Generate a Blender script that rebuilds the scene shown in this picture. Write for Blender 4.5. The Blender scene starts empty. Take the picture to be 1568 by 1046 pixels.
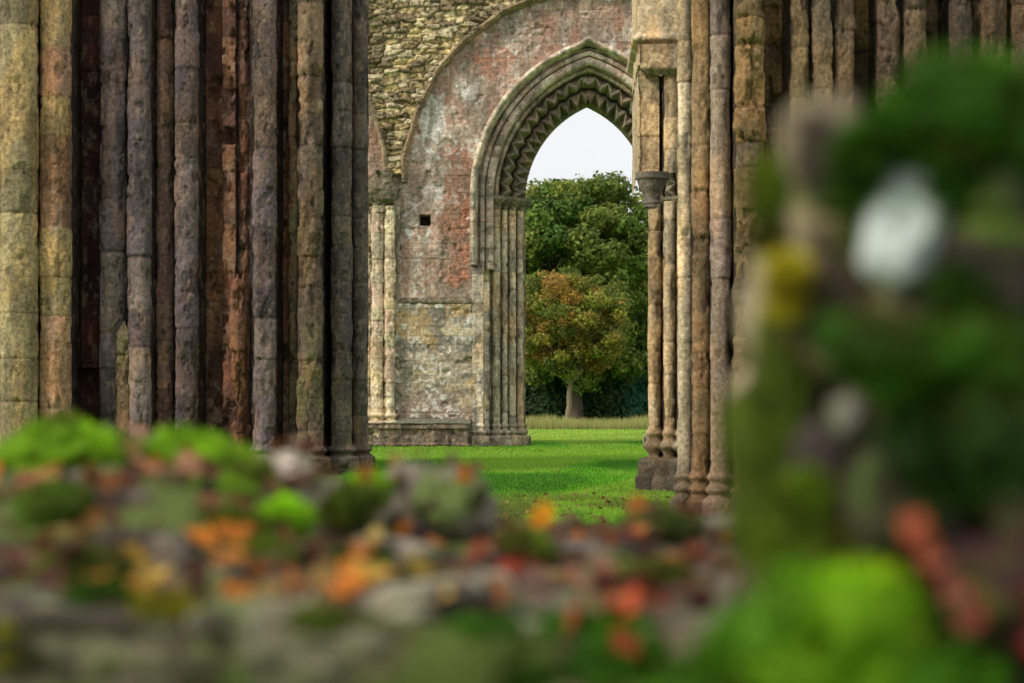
import bpy, math, random
import numpy as np
from mathutils import Vector, noise as mn
from mathutils.bvhtree import BVHTree
random.seed(5); rng=np.random.default_rng(5)
scene=bpy.context.scene
COL=scene.collection

# ---------------------------------------------------------------- helpers
def _h(i,j,k,s):
    n=(i.astype(np.int64)*374761393+j.astype(np.int64)*668265263+k.astype(np.int64)*2147483647+s*974634777)&0xffffffff
    n=((n^(n>>13))*1274126177)&0xffffffff
    n=((n^(n>>16))*2246822519)&0xffffffff
    n=n^(n>>13)
    return (n&0xffffff)/float(0xffffff)
def vn(x,y,z,s=0):
    x,y,z=np.broadcast_arrays(np.asarray(x,float),np.asarray(y,float),np.asarray(z,float))
    i=np.floor(x);j=np.floor(y);k=np.floor(z)
    fx=x-i;fy=y-j;fz=z-k
    fx=fx*fx*(3-2*fx);fy=fy*fy*(3-2*fy);fz=fz*fz*(3-2*fz)
    r=0
    for a in (0,1):
        for b in (0,1):
            for c in (0,1):
                w=(fx if a else 1-fx)*(fy if b else 1-fy)*(fz if c else 1-fz)
                r=r+w*_h(i+a,j+b,k+c,s)
    return r
def fbm(x,y,z,s=0,o=4):
    r=0;amp=.5;t=0
    for q in range(o):
        r=r+amp*vn(x*2**q,y*2**q,z*2**q,s+q);t+=amp;amp*=.5
    return r/t
def ss(a,b,x):
    t=np.clip((x-a)/(b-a),0,1);return t*t*(3-2*t)
def h1(i,j,s): 
    i,j=np.broadcast_arrays(np.asarray(i),np.asarray(j))
    return _h(i,j,j*0+3,s)
def lerp(a,b,t):
    return a+(b-a)*t
def mixc(C,col,t):
    return C*(1-t[...,None])+np.array(col)*t[...,None]

def make_mesh(name,V,F,C,mat,parent=None,smooth=True):
    V=np.asarray(V,np.float32).reshape(-1,3);F=np.asarray(F,np.int32)
    n=F.shape[1]
    me=bpy.data.meshes.new(name)
    me.vertices.add(len(V));me.vertices.foreach_set('co',V.ravel())
    me.loops.add(F.size);me.loops.foreach_set('vertex_index',F.ravel())
    me.polygons.add(len(F));me.polygons.foreach_set('loop_start',np.arange(len(F),dtype=np.int32)*n)
    me.polygons.foreach_set('loop_total',np.full(len(F),n,np.int32))
    me.polygons.foreach_set('use_smooth',np.full(len(F),smooth))
    me.update(calc_edges=True)
    if C is not None:
        at=me.color_attributes.new('Col','FLOAT_COLOR','POINT')
        C=np.asarray(C,float).reshape(-1,3)
        at.data.foreach_set('color',np.concatenate([np.clip(C,0.002,1),np.ones((len(C),1))],1).astype(np.float32).ravel())
    me.validate()
    ob=bpy.data.objects.new(name,me);COL.objects.link(ob)
    if mat: me.materials.append(mat)
    if parent: ob.parent=parent
    return ob
def gridfaces(nu,nv,mask=None):
    idx=np.arange(nu*nv).reshape(nu,nv)
    F=np.stack([idx[:-1,:-1],idx[1:,:-1],idx[1:,1:],idx[:-1,1:]],-1)
    if mask is not None: return F[mask]
    return F.reshape(-1,4)
def empty(name,loc=(0,0,0)):
    e=bpy.data.objects.new(name,None);COL.objects.link(e);return e

# ---------------------------------------------------------------- materials
def nodes(name):
    m=bpy.data.materials.new(name);m.use_nodes=True
    nt=m.node_tree;return m,nt,nt.nodes,nt.links,nt.nodes['Principled BSDF']
def stone_mat(name,sc=1.0,bump=.4,lichen=.5,rough=.9,spot=(.5,.5,.46)):
    m,nt,N,L,B=nodes(name)
    at=N.new('ShaderNodeAttribute');at.attribute_name='Col'
    tc=N.new('ShaderNodeTexCoord')
    def nz(s,d=6,r=.6):
        n=N.new('ShaderNodeTexNoise');n.inputs['Scale'].default_value=s*sc;n.inputs['Detail'].default_value=d;n.inputs['Roughness'].default_value=r
        L.new(tc.outputs['Object'],n.inputs['Vector']);return n
    n1=nz(1.7);n2=nz(7,6,.7);n3=nz(26,5,.8)
    def ramp(src,a,b,c0,c1):
        r=N.new('ShaderNodeMapRange');r.inputs[1].default_value=a;r.inputs[2].default_value=b;r.inputs[3].default_value=c0;r.inputs[4].default_value=c1
        L.new(src,r.inputs[0]);return r.outputs[0]
    def math_(op,a,b):
        k=N.new('ShaderNodeMath');k.operation=op
        for i,v in enumerate((a,b)):
            if isinstance(v,(int,float)): k.inputs[i].default_value=v
            else: L.new(v,k.inputs[i])
        return k.outputs[0]
    v=math_('MULTIPLY',ramp(n2.outputs[0],.32,.68,.5,1.5),ramp(n3.outputs[0],.32,.68,.52,1.55))
    mx=N.new('ShaderNodeVectorMath');mx.operation='SCALE';L.new(at.outputs['Color'],mx.inputs[0]);L.new(v,mx.inputs['Scale'])
    lf=math_('MULTIPLY',ramp(n3.outputs[0],.57,.64,0,1),ramp(n1.outputs[0],.42,.58,0,lichen))
    mc=N.new('ShaderNodeMixRGB');L.new(lf,mc.inputs[0]);L.new(mx.outputs[0],mc.inputs[1]);mc.inputs[2].default_value=(*spot,1)
    L.new(mc.outputs[0],B.inputs['Base Color'])
    B.inputs['Roughness'].default_value=rough
    B.inputs['Specular IOR Level'].default_value=.25
    b=N.new('ShaderNodeBump');b.inputs['Strength'].default_value=bump;b.inputs['Distance'].default_value=.06/sc
    hh=math_('ADD',n2.outputs[0],math_('MULTIPLY',n3.outputs[0],.6))
    L.new(hh,b.inputs['Height']);L.new(b.outputs[0],B.inputs['Normal'])
    return m
def leaf_mat(name,trans=.35,rough=.6):
    m,nt,N,L,B=nodes(name)
    at=N.new('ShaderNodeAttribute');at.attribute_name='Col'
    B.inputs['Roughness'].default_value=rough;B.inputs['Specular IOR Level'].default_value=.2
    L.new(at.outputs['Color'],B.inputs['Base Color'])
    t=N.new('ShaderNodeBsdfTranslucent');L.new(at.outputs['Color'],t.inputs['Color'])
    mx=N.new('ShaderNodeMixShader');mx.inputs[0].default_value=trans
    L.new(B.outputs[0],mx.inputs[1]);L.new(t.outputs[0],mx.inputs[2])
    L.new(mx.outputs[0],N['Material Output'].inputs['Surface'])
    return m
M_wall=stone_mat('weathered_wall_stone',1,.6,.75)
M_pier=stone_mat('weathered_pier_stone',1.6,.75,.4,.75,(.28,.27,.25))
M_pierR=stone_mat('buff_pier_stone',2.2,.8,.3,.85,(.4,.38,.33))
M_fg=stone_mat('ledge_stone',14,.8,.5,.9,(.35,.34,.3))
M_leaf=leaf_mat('tree_foliage',.35)
M_grass=leaf_mat('grass_blades',.4)
M_moss=leaf_mat('moss',.25,.8)
M_dead=leaf_mat('fallen_leaf',.35,.45)
M_bark=stone_mat('bark',3,.8,.2,.95)

# ---------------------------------------------------------------- plan-profile piers
def prof(elems,ds):
    P=[];S=[];prev=None
    for si,e in enumerate(elems):
        if e[0]=='L':
            a=np.array(e[1:3],float);b=np.array(e[3:5],float);st=e[5]
            n=max(2,int(np.linalg.norm(b-a)/ds)+1)
            q=a+(b-a)*np.linspace(0,1,n)[:,None]
        else:
            cx,cy,r,a0,a1,st=e[1:7]
            n=max(8,int(r*math.radians(a1-a0)/ds)+1)
            t=np.radians(np.linspace(a0,a1,n));q=np.stack([cx+r*np.cos(t),cy+r*np.sin(t)],1)
        if prev is not None and np.linalg.norm(q[0]-prev)>ds*.5:
            m=max(2,int(np.linalg.norm(q[0]-prev)/ds)+1)
            g=prev+(q[0]-prev)*np.linspace(0,1,m)[:,None]
            P.append(g);S+= [(900+si,'gap')]*m
        P.append(q);S+=[(si,st)]*len(q);prev=q[-1]
    return np.concatenate(P),S
def pier(name,elems,zs,styles,mat,parent,ds=.025,disp_fn=None,seed=0,mirror=None,smooth=True,grime=0,mot=.4,fleck=.35):
    P,S=prof(elems,ds)
    T=np.gradient(P,axis=0);T/=np.maximum(np.linalg.norm(T,axis=1,keepdims=True),1e-6)
    Nn=np.stack([T[:,1],-T[:,0]],1)
    nu=len(P);nv=len(zs)
    X=np.repeat(P[:,0][:,None],nv,1);Y=np.repeat(P[:,1][:,None],nv,1);Z=np.repeat(zs[None,:],nu,0)
    seg=np.array([s[0] for s in S])[:,None]+np.zeros((1,nv),int)
    ch=np.array([styles[s[1]].get('ch',1.) for s in S])[:,None]
    am=np.array([styles[s[1]].get('amp',.02) for s in S])[:,None]
    er=np.array([styles[s[1]].get('ero',.0) for s in S])[:,None]
    mo=np.array([styles[s[1]].get('moss',.0) for s in S])[:,None]
    ph=h1(seg,seg*0,seed+7)*3
    zz=Z/ch+ph
    # irregular course heights
    w=zz+.30*np.sin(zz*2.1+ph*5)
    di=np.floor(w);fr=w-di
    jw=.4+1.2*h1(seg,np.round(w),seed+9)
    dj=np.minimum(fr,1-fr)*ch
    jit=(h1(seg,di,seed+1)-.5)
    f1=fbm(X*1.6,Y*1.6,Z*1.1,seed+20,5);f2=fbm(X*7,Y*7,Z*5,seed+30,4);f3=fbm(X*3,Y*3,Z*1.6,seed+50,4)
    f5=fbm(X*5,Y*5,Z*3.2,seed+55,4)
    strk=fbm(X*9,Y*9,Z*.45,seed+60,3)
    chip=np.exp(-(dj/.07)**2)*ss(.5,.62,f5)
    ero=er*(ss(.54,.66,f3)+.7*ss(.62,.69,f5)+.6*chip)
    D=am*(jit*.8+(f2-.5)*1.8+(strk-.5)*1.0)-ero-np.exp(-(dj/.02)**2)*.018*jw*(1-.5*f2)
    if disp_fn: D=D+disp_fn(X,Y,Z)
    X0=X;Y0_=Y
    X=X+Nn[:,0:1]*D;Y=Y+Nn[:,1:2]*D
    C=np.zeros((nu,nv,3))
    r=h1(seg,di,seed+2)
    for st in set(s[1] for s in S):
        rows=np.array([s[1]==st for s in S])
        pal=np.array(styles[st]['pal'])
        ix=np.minimum((r[rows]*len(pal)).astype(int),len(pal)-1)
        C[rows]=pal[ix]*.75+.25*pal.mean(0)
    C*= (.75+.5*h1(seg,di,seed+3))[...,None]
    C*= (.45+1.15*f1)[...,None]*(.6+.85*strk)[...,None]
    C*= (1-.3*np.exp(-(dj/.02)**2)*jw)[...,None]
    C*= (1-.4*ss(.62,.69,f5)*(er>0))[...,None]
    C=mixc(C,(.16,.16,.04),mo*ss(.5,.62,f1)*ss(9,2,Z)*.8)
    M=C.mean((0,1))
    C=mixc(C,C*np.array((1.55,1.25,.85)),mot*1.5*ss(.50,.62,fbm(X0*2,Y0_*2,Z*.9,seed+70,4)))
    C=mixc(C,C*.35,mot*1.3*ss(.53,.62,fbm(X0*2.5,Y0_*2.5,Z*.8,seed+75,5)))
    lum=C.mean(-1,keepdims=True);C=C*.86+.14*lum*np.array((1.1,1.0,.85))
    C=mixc(C,M*np.array((2.2,2.25,2.1)),fleck*ss(.58,.68,fbm(X0*9,Y0_*9,Z*5,seed+80,4)))
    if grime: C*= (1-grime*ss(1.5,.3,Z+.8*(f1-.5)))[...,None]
    if mirror is not None: X=2*mirror-X
    return make_mesh(name,np.stack([X,Y,Z],-1),gridfaces(nu,nv),C,mat,parent,smooth)
def A(cx,cy,r,st,a0=160,a1=380): return ('A',cx,cy,r,a0,a1,st)

# ================================================================ LEFT PIER
gp=[(.045,.024,.02),(.028,.019,.021)]  # near-black for gaps between shafts: shade painted into the colour
stL={  # stone colours darkened overall, the pier's shade painted in
 'gap':dict(pal=gp,ch=1.1,amp=.02),
 'olive':dict(pal=[(.28,.21,.10),(.22,.17,.09),(.34,.26,.125)],ch=1.35,amp=.03,ero=.03,moss=.4),
 'ochre':dict(pal=[(.42,.22,.13),(.42,.27,.13),(.34,.17,.11),(.38,.28,.12)],ch=1.3,amp=.03,ero=.03,moss=.3),
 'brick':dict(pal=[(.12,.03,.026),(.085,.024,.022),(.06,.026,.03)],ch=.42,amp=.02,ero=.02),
 'purple':dict(pal=[(.15,.105,.12),(.165,.12,.12),(.115,.085,.095),(.20,.145,.125)],ch=1.25,amp=.03,ero=.05),
 'redp':dict(pal=[(.18,.085,.075),(.14,.07,.068),(.21,.12,.085)],ch=1.3,amp=.025,ero=.04),
 'rust':dict(pal=[(.16,.058,.032),(.105,.04,.027),(.20,.085,.04)],ch=1.0,amp=.035,ero=.10,moss=.1),
 'brown':dict(pal=[(.20,.125,.068),(.15,.10,.06),(.13,.09,.062)],ch=1.05,amp=.03,ero=.07,moss=.6),
 'dark':dict(pal=[(.10,.08,.07),(.072,.06,.056),(.14,.105,.08)],ch=1.,amp=.03,ero=.04,moss=.2),
}
left=empty('clustered_stone_pier')
def baseL(X,Y,Z):
    nic=((np.abs(X+9.55)<.20)&(np.abs(Z-2.06)<.28)&(Y>44.6))*.6
    nic=nic+((np.abs(X+6.28)<.13)&(np.abs(Z-7.52)<.2))*.3
    return .16*ss(.42,.34,Z)+.10*np.exp(-((Z-.52)/.07)**2)-nic
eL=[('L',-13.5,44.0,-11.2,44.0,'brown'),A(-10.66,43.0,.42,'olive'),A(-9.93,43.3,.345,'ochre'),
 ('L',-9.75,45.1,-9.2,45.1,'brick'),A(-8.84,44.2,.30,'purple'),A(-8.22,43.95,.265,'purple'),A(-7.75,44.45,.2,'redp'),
 A(-7.2,44.1,.255,'purple'),('L',-6.88,44.8,-6.50,44.8,'rust'),('L',-6.44,44.3,-6.14,44.2,'rust'),A(-5.97,44.4,.13,'rust',200,340),
 A(-5.47,44.0,.26,'purple'),('L',-5.15,44.8,-5.02,44.8,'rust'),A(-4.88,44.6,.12,'brown'),A(-4.47,44.15,.28,'brown'),
 ('L',-4.14,45.5,-4.08,45.5,'gap'),A(-3.82,44.6,.235,'dark'),A(-3.44,45.0,.195,'dark'),('L',-3.6,48.5,-4.5,49.5,'dark'),('L',-4.6,49.5,-13.5,49.5,'dark')]
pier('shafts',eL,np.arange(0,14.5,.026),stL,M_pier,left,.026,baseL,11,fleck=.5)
# broken remains of shafts bonded to the pier
for k,(cx,cy,r,zt,st) in enumerate([(-8.55,43.90,.17,3.35,'brown'),(-6.07,44.12,.17,4.4,'rust'),(-4.60,44.0,.17,2.3,'brown')]):
    def fn(X,Y,Z,zt=zt,r=r,cx=cx): return -r*.8*ss(zt-.3,zt,Z)+.1*ss(.4,.3,Z)+.05*(fbm(X*6,Y*6,Z*5,5,3)-.5)
    pier('shaft_remains_%d'%k,[A(cx,cy,r,st,150,390)],np.arange(0,zt+.05,.027),stL,M_pier,left,.027,fn,31+k)

# ================================================================ RIGHT PIERS
stR={
 'gap':dict(pal=[(.05,.030,.016),(.032,.021,.014)],ch=.8,amp=.01),  # recesses between shafts coloured dark as painted shade
 'buff':dict(pal=[(.54,.40,.24),(.48,.34,.19),(.58,.45,.29),(.44,.34,.22)],ch=.9,amp=.018,ero=.02),
 'ochre':dict(pal=[(.31,.19,.085),(.25,.15,.07),(.36,.23,.10),(.22,.155,.10)],ch=.9,amp=.02,ero=.035),
 'mauve':dict(pal=[(.27,.185,.155),(.22,.16,.145),(.31,.22,.155)],ch=1.1,amp=.015,ero=.02),
 'rough':dict(pal=[(.20,.12,.04),(.14,.09,.038),(.25,.15,.055),(.10,.07,.048)],ch=.55,amp=.05,ero=.09,moss=.4),
 'dk':dict(pal=[(.135,.082,.048),(.095,.062,.04),(.17,.105,.055),(.078,.056,.048)],ch=.8,amp=.03,ero=.05,moss=.3),
 'cap':dict(pal=[(.16,.13,.11),(.12,.10,.09)],ch=3,amp=.03),
}
rc=empty('clustered_stone_pier.001')
def baseC(X,Y,Z):
    return .12*ss(.30,.2,Z)+.07*np.exp(-((Z-.36)/.06)**2)+.05*np.exp(-((Z-.53)/.05)**2)
eC=[('L',2.75,31.5,2.52,29.2,'dk'),('L',2.45,28.2,2.42,27.75,'buff'),A(2.40,27.55,.105,'buff'),A(2.585,27.2,.13,'ochre'),A(2.83,27.0,.14,'mauve'),
 ('L',3.0,27.7,3.02,27.7,'gap'),A(3.16,26.5,.19,'rough'),('L',3.38,27.1,3.66,27.0,'rough'),A(3.85,26.6,.13,'ochre'),A(4.13,26.5,.135,'ochre'),A(4.43,26.6,.145,'dk'),
 ('L',4.62,27.2,4.85,27.1,'rough'),A(5.03,26.6,.155,'dk'),A(5.37,26.5,.145,'dk'),('L',5.56,27.1,5.8,27.1,'dk'),A(6.0,26.6,.16,'dk'),A(6.4,26.5,.16,'dk'),A(6.8,26.5,.17,'dk'),('L',7.0,26.8,9.0,26.8,'dk'),('L',9,26.9,9,31,'dk')]
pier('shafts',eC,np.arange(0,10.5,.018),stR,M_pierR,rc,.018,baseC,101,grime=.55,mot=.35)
for k,(cx,cy,r,zt) in enumerate([(3.05,26.25,.12,3.6)]):
    def fn(X,Y,Z,zt=zt,r=r): return -r*.9*ss(zt-.5,zt,Z)**2+.1*ss(.4,.3,Z)
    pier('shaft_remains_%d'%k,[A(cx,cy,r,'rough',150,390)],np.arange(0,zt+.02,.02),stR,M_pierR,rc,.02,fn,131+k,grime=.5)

rb=empty('clustered_stone_pier.002')
def baseB(X,Y,Z):
    return .17*ss(.62,.56,Z)+.10*np.exp(-((Z-.80)/.09)**2)+.05*np.exp(-((Z-1.02)/.06)**2)+.05*ss(.3,.25,Z)
eB=[('L',2.9,38.5,2.62,35.7,'ochre'),A(2.52,35.1,.125,'buff'),('L',2.62,35.4,2.64,35.4,'gap'),A(2.76,34.85,.11,'buff'),A(3.0,34.6,.12,'buff'),('L',3.1,34.9,4.2,34.8,'ochre'),('L',4.2,34.9,4.2,38,'ochre')]
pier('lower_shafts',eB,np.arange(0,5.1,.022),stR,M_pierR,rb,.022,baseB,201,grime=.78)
def capf(X,Y,Z): return .02+.12*ss(5.1,5.5,Z)**1.3+.05*ss(5.48,5.5,Z)+.03*np.exp(-((Z-5.08)/.03)**2)+.04*(fbm(X*14,Y*14,Z*9,3,3)-.5)
pier('capital',[('L',2.55,37,2.45,35.3,'cap'),A(2.47,35.1,.12,'cap')],np.arange(5.0,5.62,.016),stR,M_pierR,rb,.016,capf,211,mot=.2)
eB2=[('L',2.32,38.5,2.23,35.2,'buff'),('L',2.23,35.2,2.60,35.2,'buff'),('L',2.60,35.3,2.66,35.3,'gap'),A(2.8,35.05,.13,'buff'),('L',2.95,35.1,4.2,35.0,'ochre'),('L',4.2,35.0,4.2,38,'ochre')]
pier('upper_pilaster',eB2,np.arange(5.6,7.36,.024),stR,M_pierR,rb,.022,None,221)
def corb(X,Y,Z): return .0+.10*ss(7.30,7.42,Z)
pier('corbel',[('L',2.36,37,2.34,34.95,'buff'),('L',2.34,34.9,3.1,34.85,'buff'),('L',3.1,34.85,3.1,36,'buff')],np.arange(7.3,7.84,.024),stR,M_pierR,rb,.022,corb,225)
eB3=[('L',2.32,38.5,2.22,35.1,'buff'),('L',2.22,35.1,3.0,35.05,'buff'),('L',3.0,35.05,4.2,35.0,'ochre'),('L',4.2,35,4.2,38,'ochre')]
def strg(X,Y,Z): return .10*np.exp(-((Z-7.98)/.07)**4)
pier('upper_wall',eB3,np.arange(7.5,12.5,.024),stR,M_pierR,rb,.024,strg,231)

# ================================================================ ABBEY WALL WITH ARCH
wall=empty('ruined_abbey_wall')
XC=2.90;ZS=9.42;CO=1.6;Y0=75.0
def arch_a(x,z):
    """effective half-width parameter of a point"""
    dx=np.abs(x-XC)
    r=np.sqrt((dx+CO)**2+np.maximum(z-ZS,0)**2)-CO
    return np.where(z>ZS,r,dx)
def ashlar(x,z,ch,bw,s):
    z=z+.05*(fbm(x*.8,z*.3,1,s+50,2)-.5)
    zw=z/ch+.3*np.sin(z/ch*1.7+s)
    row=np.floor(zw);fz=zw-row
    b=bw*(.6+.8*h1(row,row*0,s))
    xx=x/b+h1(row,row*0,s+1)*5
    xx=xx+.3*np.sin(xx*2.2+row)
    c=np.floor(xx);fx=xx-c
    d=np.minimum(np.minimum(fz,1-fz)*ch,np.minimum(fx,1-fx)*b)
    return row*131+c,row,d
def rubble(x,z,sx,sz,s):
    u=x/sx+.5*fbm(x*1.5,z*1.5,3,s+19,2);v=z/sz+.35*np.sin(x*.9)
    v=v+1.3*fbm(x*.7,z*.7,0,s+9,3)
    i0=np.floor(u);j0=np.floor(v);F1=np.full(x.shape,9.);F2=F1.copy();ID=np.zeros(x.shape)
    for a in (-1,0,1):
        for b in (-1,0,1):
            i=i0+a;j=j0+b
            px=i+.5+.95*(h1(i,j,s)-.5);py=j+.5+.75*(h1(i,j,s+1)-.5)
            wt=.75+.5*h1(i,j,s+2)
            d=(np.maximum(np.abs(u-px)*.85,np.abs(v-py))+.2*np.hypot(u-px,v-py))*wt
            m=d<F1
            F2=np.where(m,F1,np.minimum(F2,d));ID=np.where(m,i*57+j,ID);F1=np.where(m,d,F1)
    return ID,F2-F1
def mk(a,b,s): return np.arange(a,b,s)
gx=np.concatenate([mk(-14,-6,.12),mk(-6,5.6,.033),mk(5.6,14,.12)])
gz=np.concatenate([mk(0,17.4,.033),[17.4]])
X,Z=np.meshgrid(gx,gz,indexing='ij')
R1=np.hypot(X-3.1,np.maximum(Z-10,0));R2=np.hypot(X+11.9,np.maximum(Z-10,0))
inside=(R1<7.13)|(R2<7.13)|(Z<10.2)
f1=fbm(X*.55,Z*.55,0,401,5);f2=fbm(X*2.2,Z*2.2,3,402,4);f3=fbm(X*9,Z*9,5,403,3);f4=fbm(X*.9,Z*.9,9,404,5)
# ashlar
idA,rowA,dA=ashlar(X,Z,.46,.9,500)
ra=h1(idA,rowA,501);rb_=h1(idA,rowA,502)
palU=np.array([(.50,.33,.25),(.54,.38,.29),(.45,.29,.22),(.49,.38,.30),(.56,.44,.35)])
Cu=palU[np.minimum((ra*5).astype(int),4)]*(.86+.28*rb_)[...,None]
Cu*=(.6+.8*f2)[...,None]
redm=np.maximum(np.exp(-((X+1.9)/.9)**2-((Z-8.9)/2.8)**2),.7*np.exp(-((X+.9)/1.6)**2-((Z-14.6)/.9)**2))
redm=np.maximum(redm,.8*np.exp(-((X+2.1)/.7)**2-((Z-6.4)/1.)**2))
redm=np.maximum(redm,.5*np.exp(-((X-3.4)/1.5)**2-((Z-16)/1.)**2))
idB,rowB,dB=ashlar(X,Z,.17,.4,540);rB=h1(idB,rowB,541)
redf=np.clip(ss(.25,.75,redm*(.35+1.2*f2)+.10*(rB-.5)+.35*(f3-.5)),0,1)*.82
Cu=Cu*(1-redf[...,None])+(np.array((.42,.16,.09))*(.5+.9*rB)[...,None])*(redf)[...,None]
wh=np.exp(-((X+3.0)/.55)**2-((Z-12.3)/1.2)**2)+.8*np.exp(-((X+2.9)/.9)**2-((Z-9.6)/.5)**2)+.7*np.exp(-((X+1.5)/.8)**2-((Z-13.4)/.7)**2)+.6*np.exp(-((X+.9)/.6)**2-((Z-11.6)/1.4)**2)
Cu=mixc(Cu,(.76,.72,.66),np.clip(ss(.35,.6,wh*(.4+f2)+.6*(f3-.5)),0,1)*.75)
Cu=mixc(Cu,(.76,.72,.66),ss(.56,.64,fbm(X*6,Z*6,2,410,4))*ss(.40,.52,fbm(X*.8,Z*.8,5,419,4))*.8)
Cu=mixc(Cu,(.26,.20,.15),ss(.50,.66,f4)*.6)
Cu=mixc(Cu,(.34,.18,.12),ss(.5,.66,fbm(X*2.5,Z*.45,9,411,4))*.6)
Cu=mixc(Cu,(.17,.14,.10),ss(.56,.68,fbm(X*4,Z*1.2,9,421,4))*.5)
palL=np.array([(.44,.36,.25),(.48,.40,.29),(.38,.31,.23),(.46,.38,.30),(.52,.42,.27)])
Cl=palL[np.minimum((ra*5).astype(int),4)]*(.8+.4*rb_)[...,None]*(.65+.7*f2)[...,None]
Cl=mixc(Cl,(.21,.185,.15),ss(.48,.62,fbm(X*1.8,Z*3,3,412,5))*.75)
Cl=mixc(Cl,(.55,.35,.13),ss(.58,.68,f4)*.6)
Cl=mixc(Cl,(.38,.24,.18),ss(2.6,.9,Z)*.6)
Cl=mixc(Cl,(.16,.16,.09),ss(1.6,.7,Z+1.5*(f2-.5))*.6)
Cl=mixc(Cl,(.70,.68,.60),ss(.57,.64,f3)*ss(.42,.55,f2)*.85)
low=ss(5.46,5.42,Z)
Ca=Cu*(1-low[...,None])+Cl*low[...,None]
jm=.2+1.0*ss(.42,.62,fbm(X*1.0,Z*1.0,4,413,3))
jA=np.exp(-(dA/.02)**2)*jm
jB=np.exp(-(dB/.018)**2)*redf*(1-low)*.8
Ca=Ca*(1-.28*jA*(.5+f3)-.2*jB)[...,None]
Hh=(ra-.5)*.025+(f3-.5)*.045+(f2-.5)*.05-jA*.014-jB*.014+low*.10
# rubble
idR,gR=rubble(X,Z,.52,.20,700)
rr=h1(idR,idR*0,701);rs=h1(idR,idR*0,702)
palR=np.array([(.54,.41,.19),(.62,.49,.27),(.38,.28,.14),(.70,.58,.36),(.50,.40,.25),(.25,.18,.10)])
Cr=palR[np.minimum((rr*6).astype(int),5)]*(.7+.6*rs)[...,None]
Cr*=(.45+.55*ss(.0,.12,gR))[...,None]*(.5+1.0*f3)[...,None]*(.6+.8*f2)[...,None]
Cr=mixc(Cr,(.11,.085,.045),ss(.5,.64,fbm(X*1.4,Z*1.4,7,703,5))*.6)
Hr=.12*ss(.0,.22,gR)+(rr-.5)*.16*ss(0,.1,gR)+(f3-.5)*.14+(f2-.5)*.14+.2
ins=inside[...,None]
C=np.where(ins,Ca,Cr);H=np.where(inside,Hh,Hr)
# erosion cavities
H=H-.08*ss(.64,.71,fbm(X*1.6,Z*1.6,12,410,4))*inside
# putlog hole
hole=(np.abs(X+3.27)<.19)&(np.abs(Z-8.5)<.19)
H=np.where(hole,-.8,H);C=np.where(hole[...,None],np.array((.08,.06,.05)),C)
a=arch_a(X,Z)
keep=a>4.28
m=keep[:-1,:-1]|keep[1:,1:]
make_mesh('front_masonry',np.stack([X,Y0-H,Z],-1),gridfaces(*X.shape,m),C,M_wall,wall)
# back face, top and ends
gx2=mk(-14,14.01,.1);gz2=np.concatenate([mk(0,17.4,.1),[17.4]])
X2,Z2=np.meshgrid(gx2,gz2,indexing='ij')
k2=arch_a(X2,Z2)>2.55;m2=k2[:-1,:-1]&k2[1:,1:]
H2=.06*fbm(X2*4,Z2*4,1,55,3)
C2=np.ones(X2.shape+(3,))*np.array((.3,.25,.18))*(.7+.6*fbm(X2,Z2,0,56,4))[...,None]
make_mesh('back_masonry',np.stack([X2,Y0+2.2+H2,Z2],-1),gridfaces(*X2.shape,m2),C2,M_wall,wall)
tx=mk(-14,14.01,.15);ty=np.linspace(Y0-.2,Y0+2.3,14)
TX,TY=np.meshgrid(tx,ty,indexing='ij')
TZ=17.25+.35*fbm(TX*1.2,TY*1.2,0,57,4)
make_mesh('wall_top',np.stack([TX,TY,TZ],-1),gridfaces(*TX.shape),np.ones(TX.shape+(3,))*.22,M_wall,wall)
for sx in (-14,14):
    yy,zz=np.meshgrid(ty,mk(0,17.6,.2),indexing='ij')
    make_mesh('wall_end',np.stack([sx+.1*fbm(yy*2,zz*2,0,60,3),yy,zz],-1),gridfaces(*yy.shape),np.ones(yy.shape+(3,))*.25,M_wall,wall)

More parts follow.
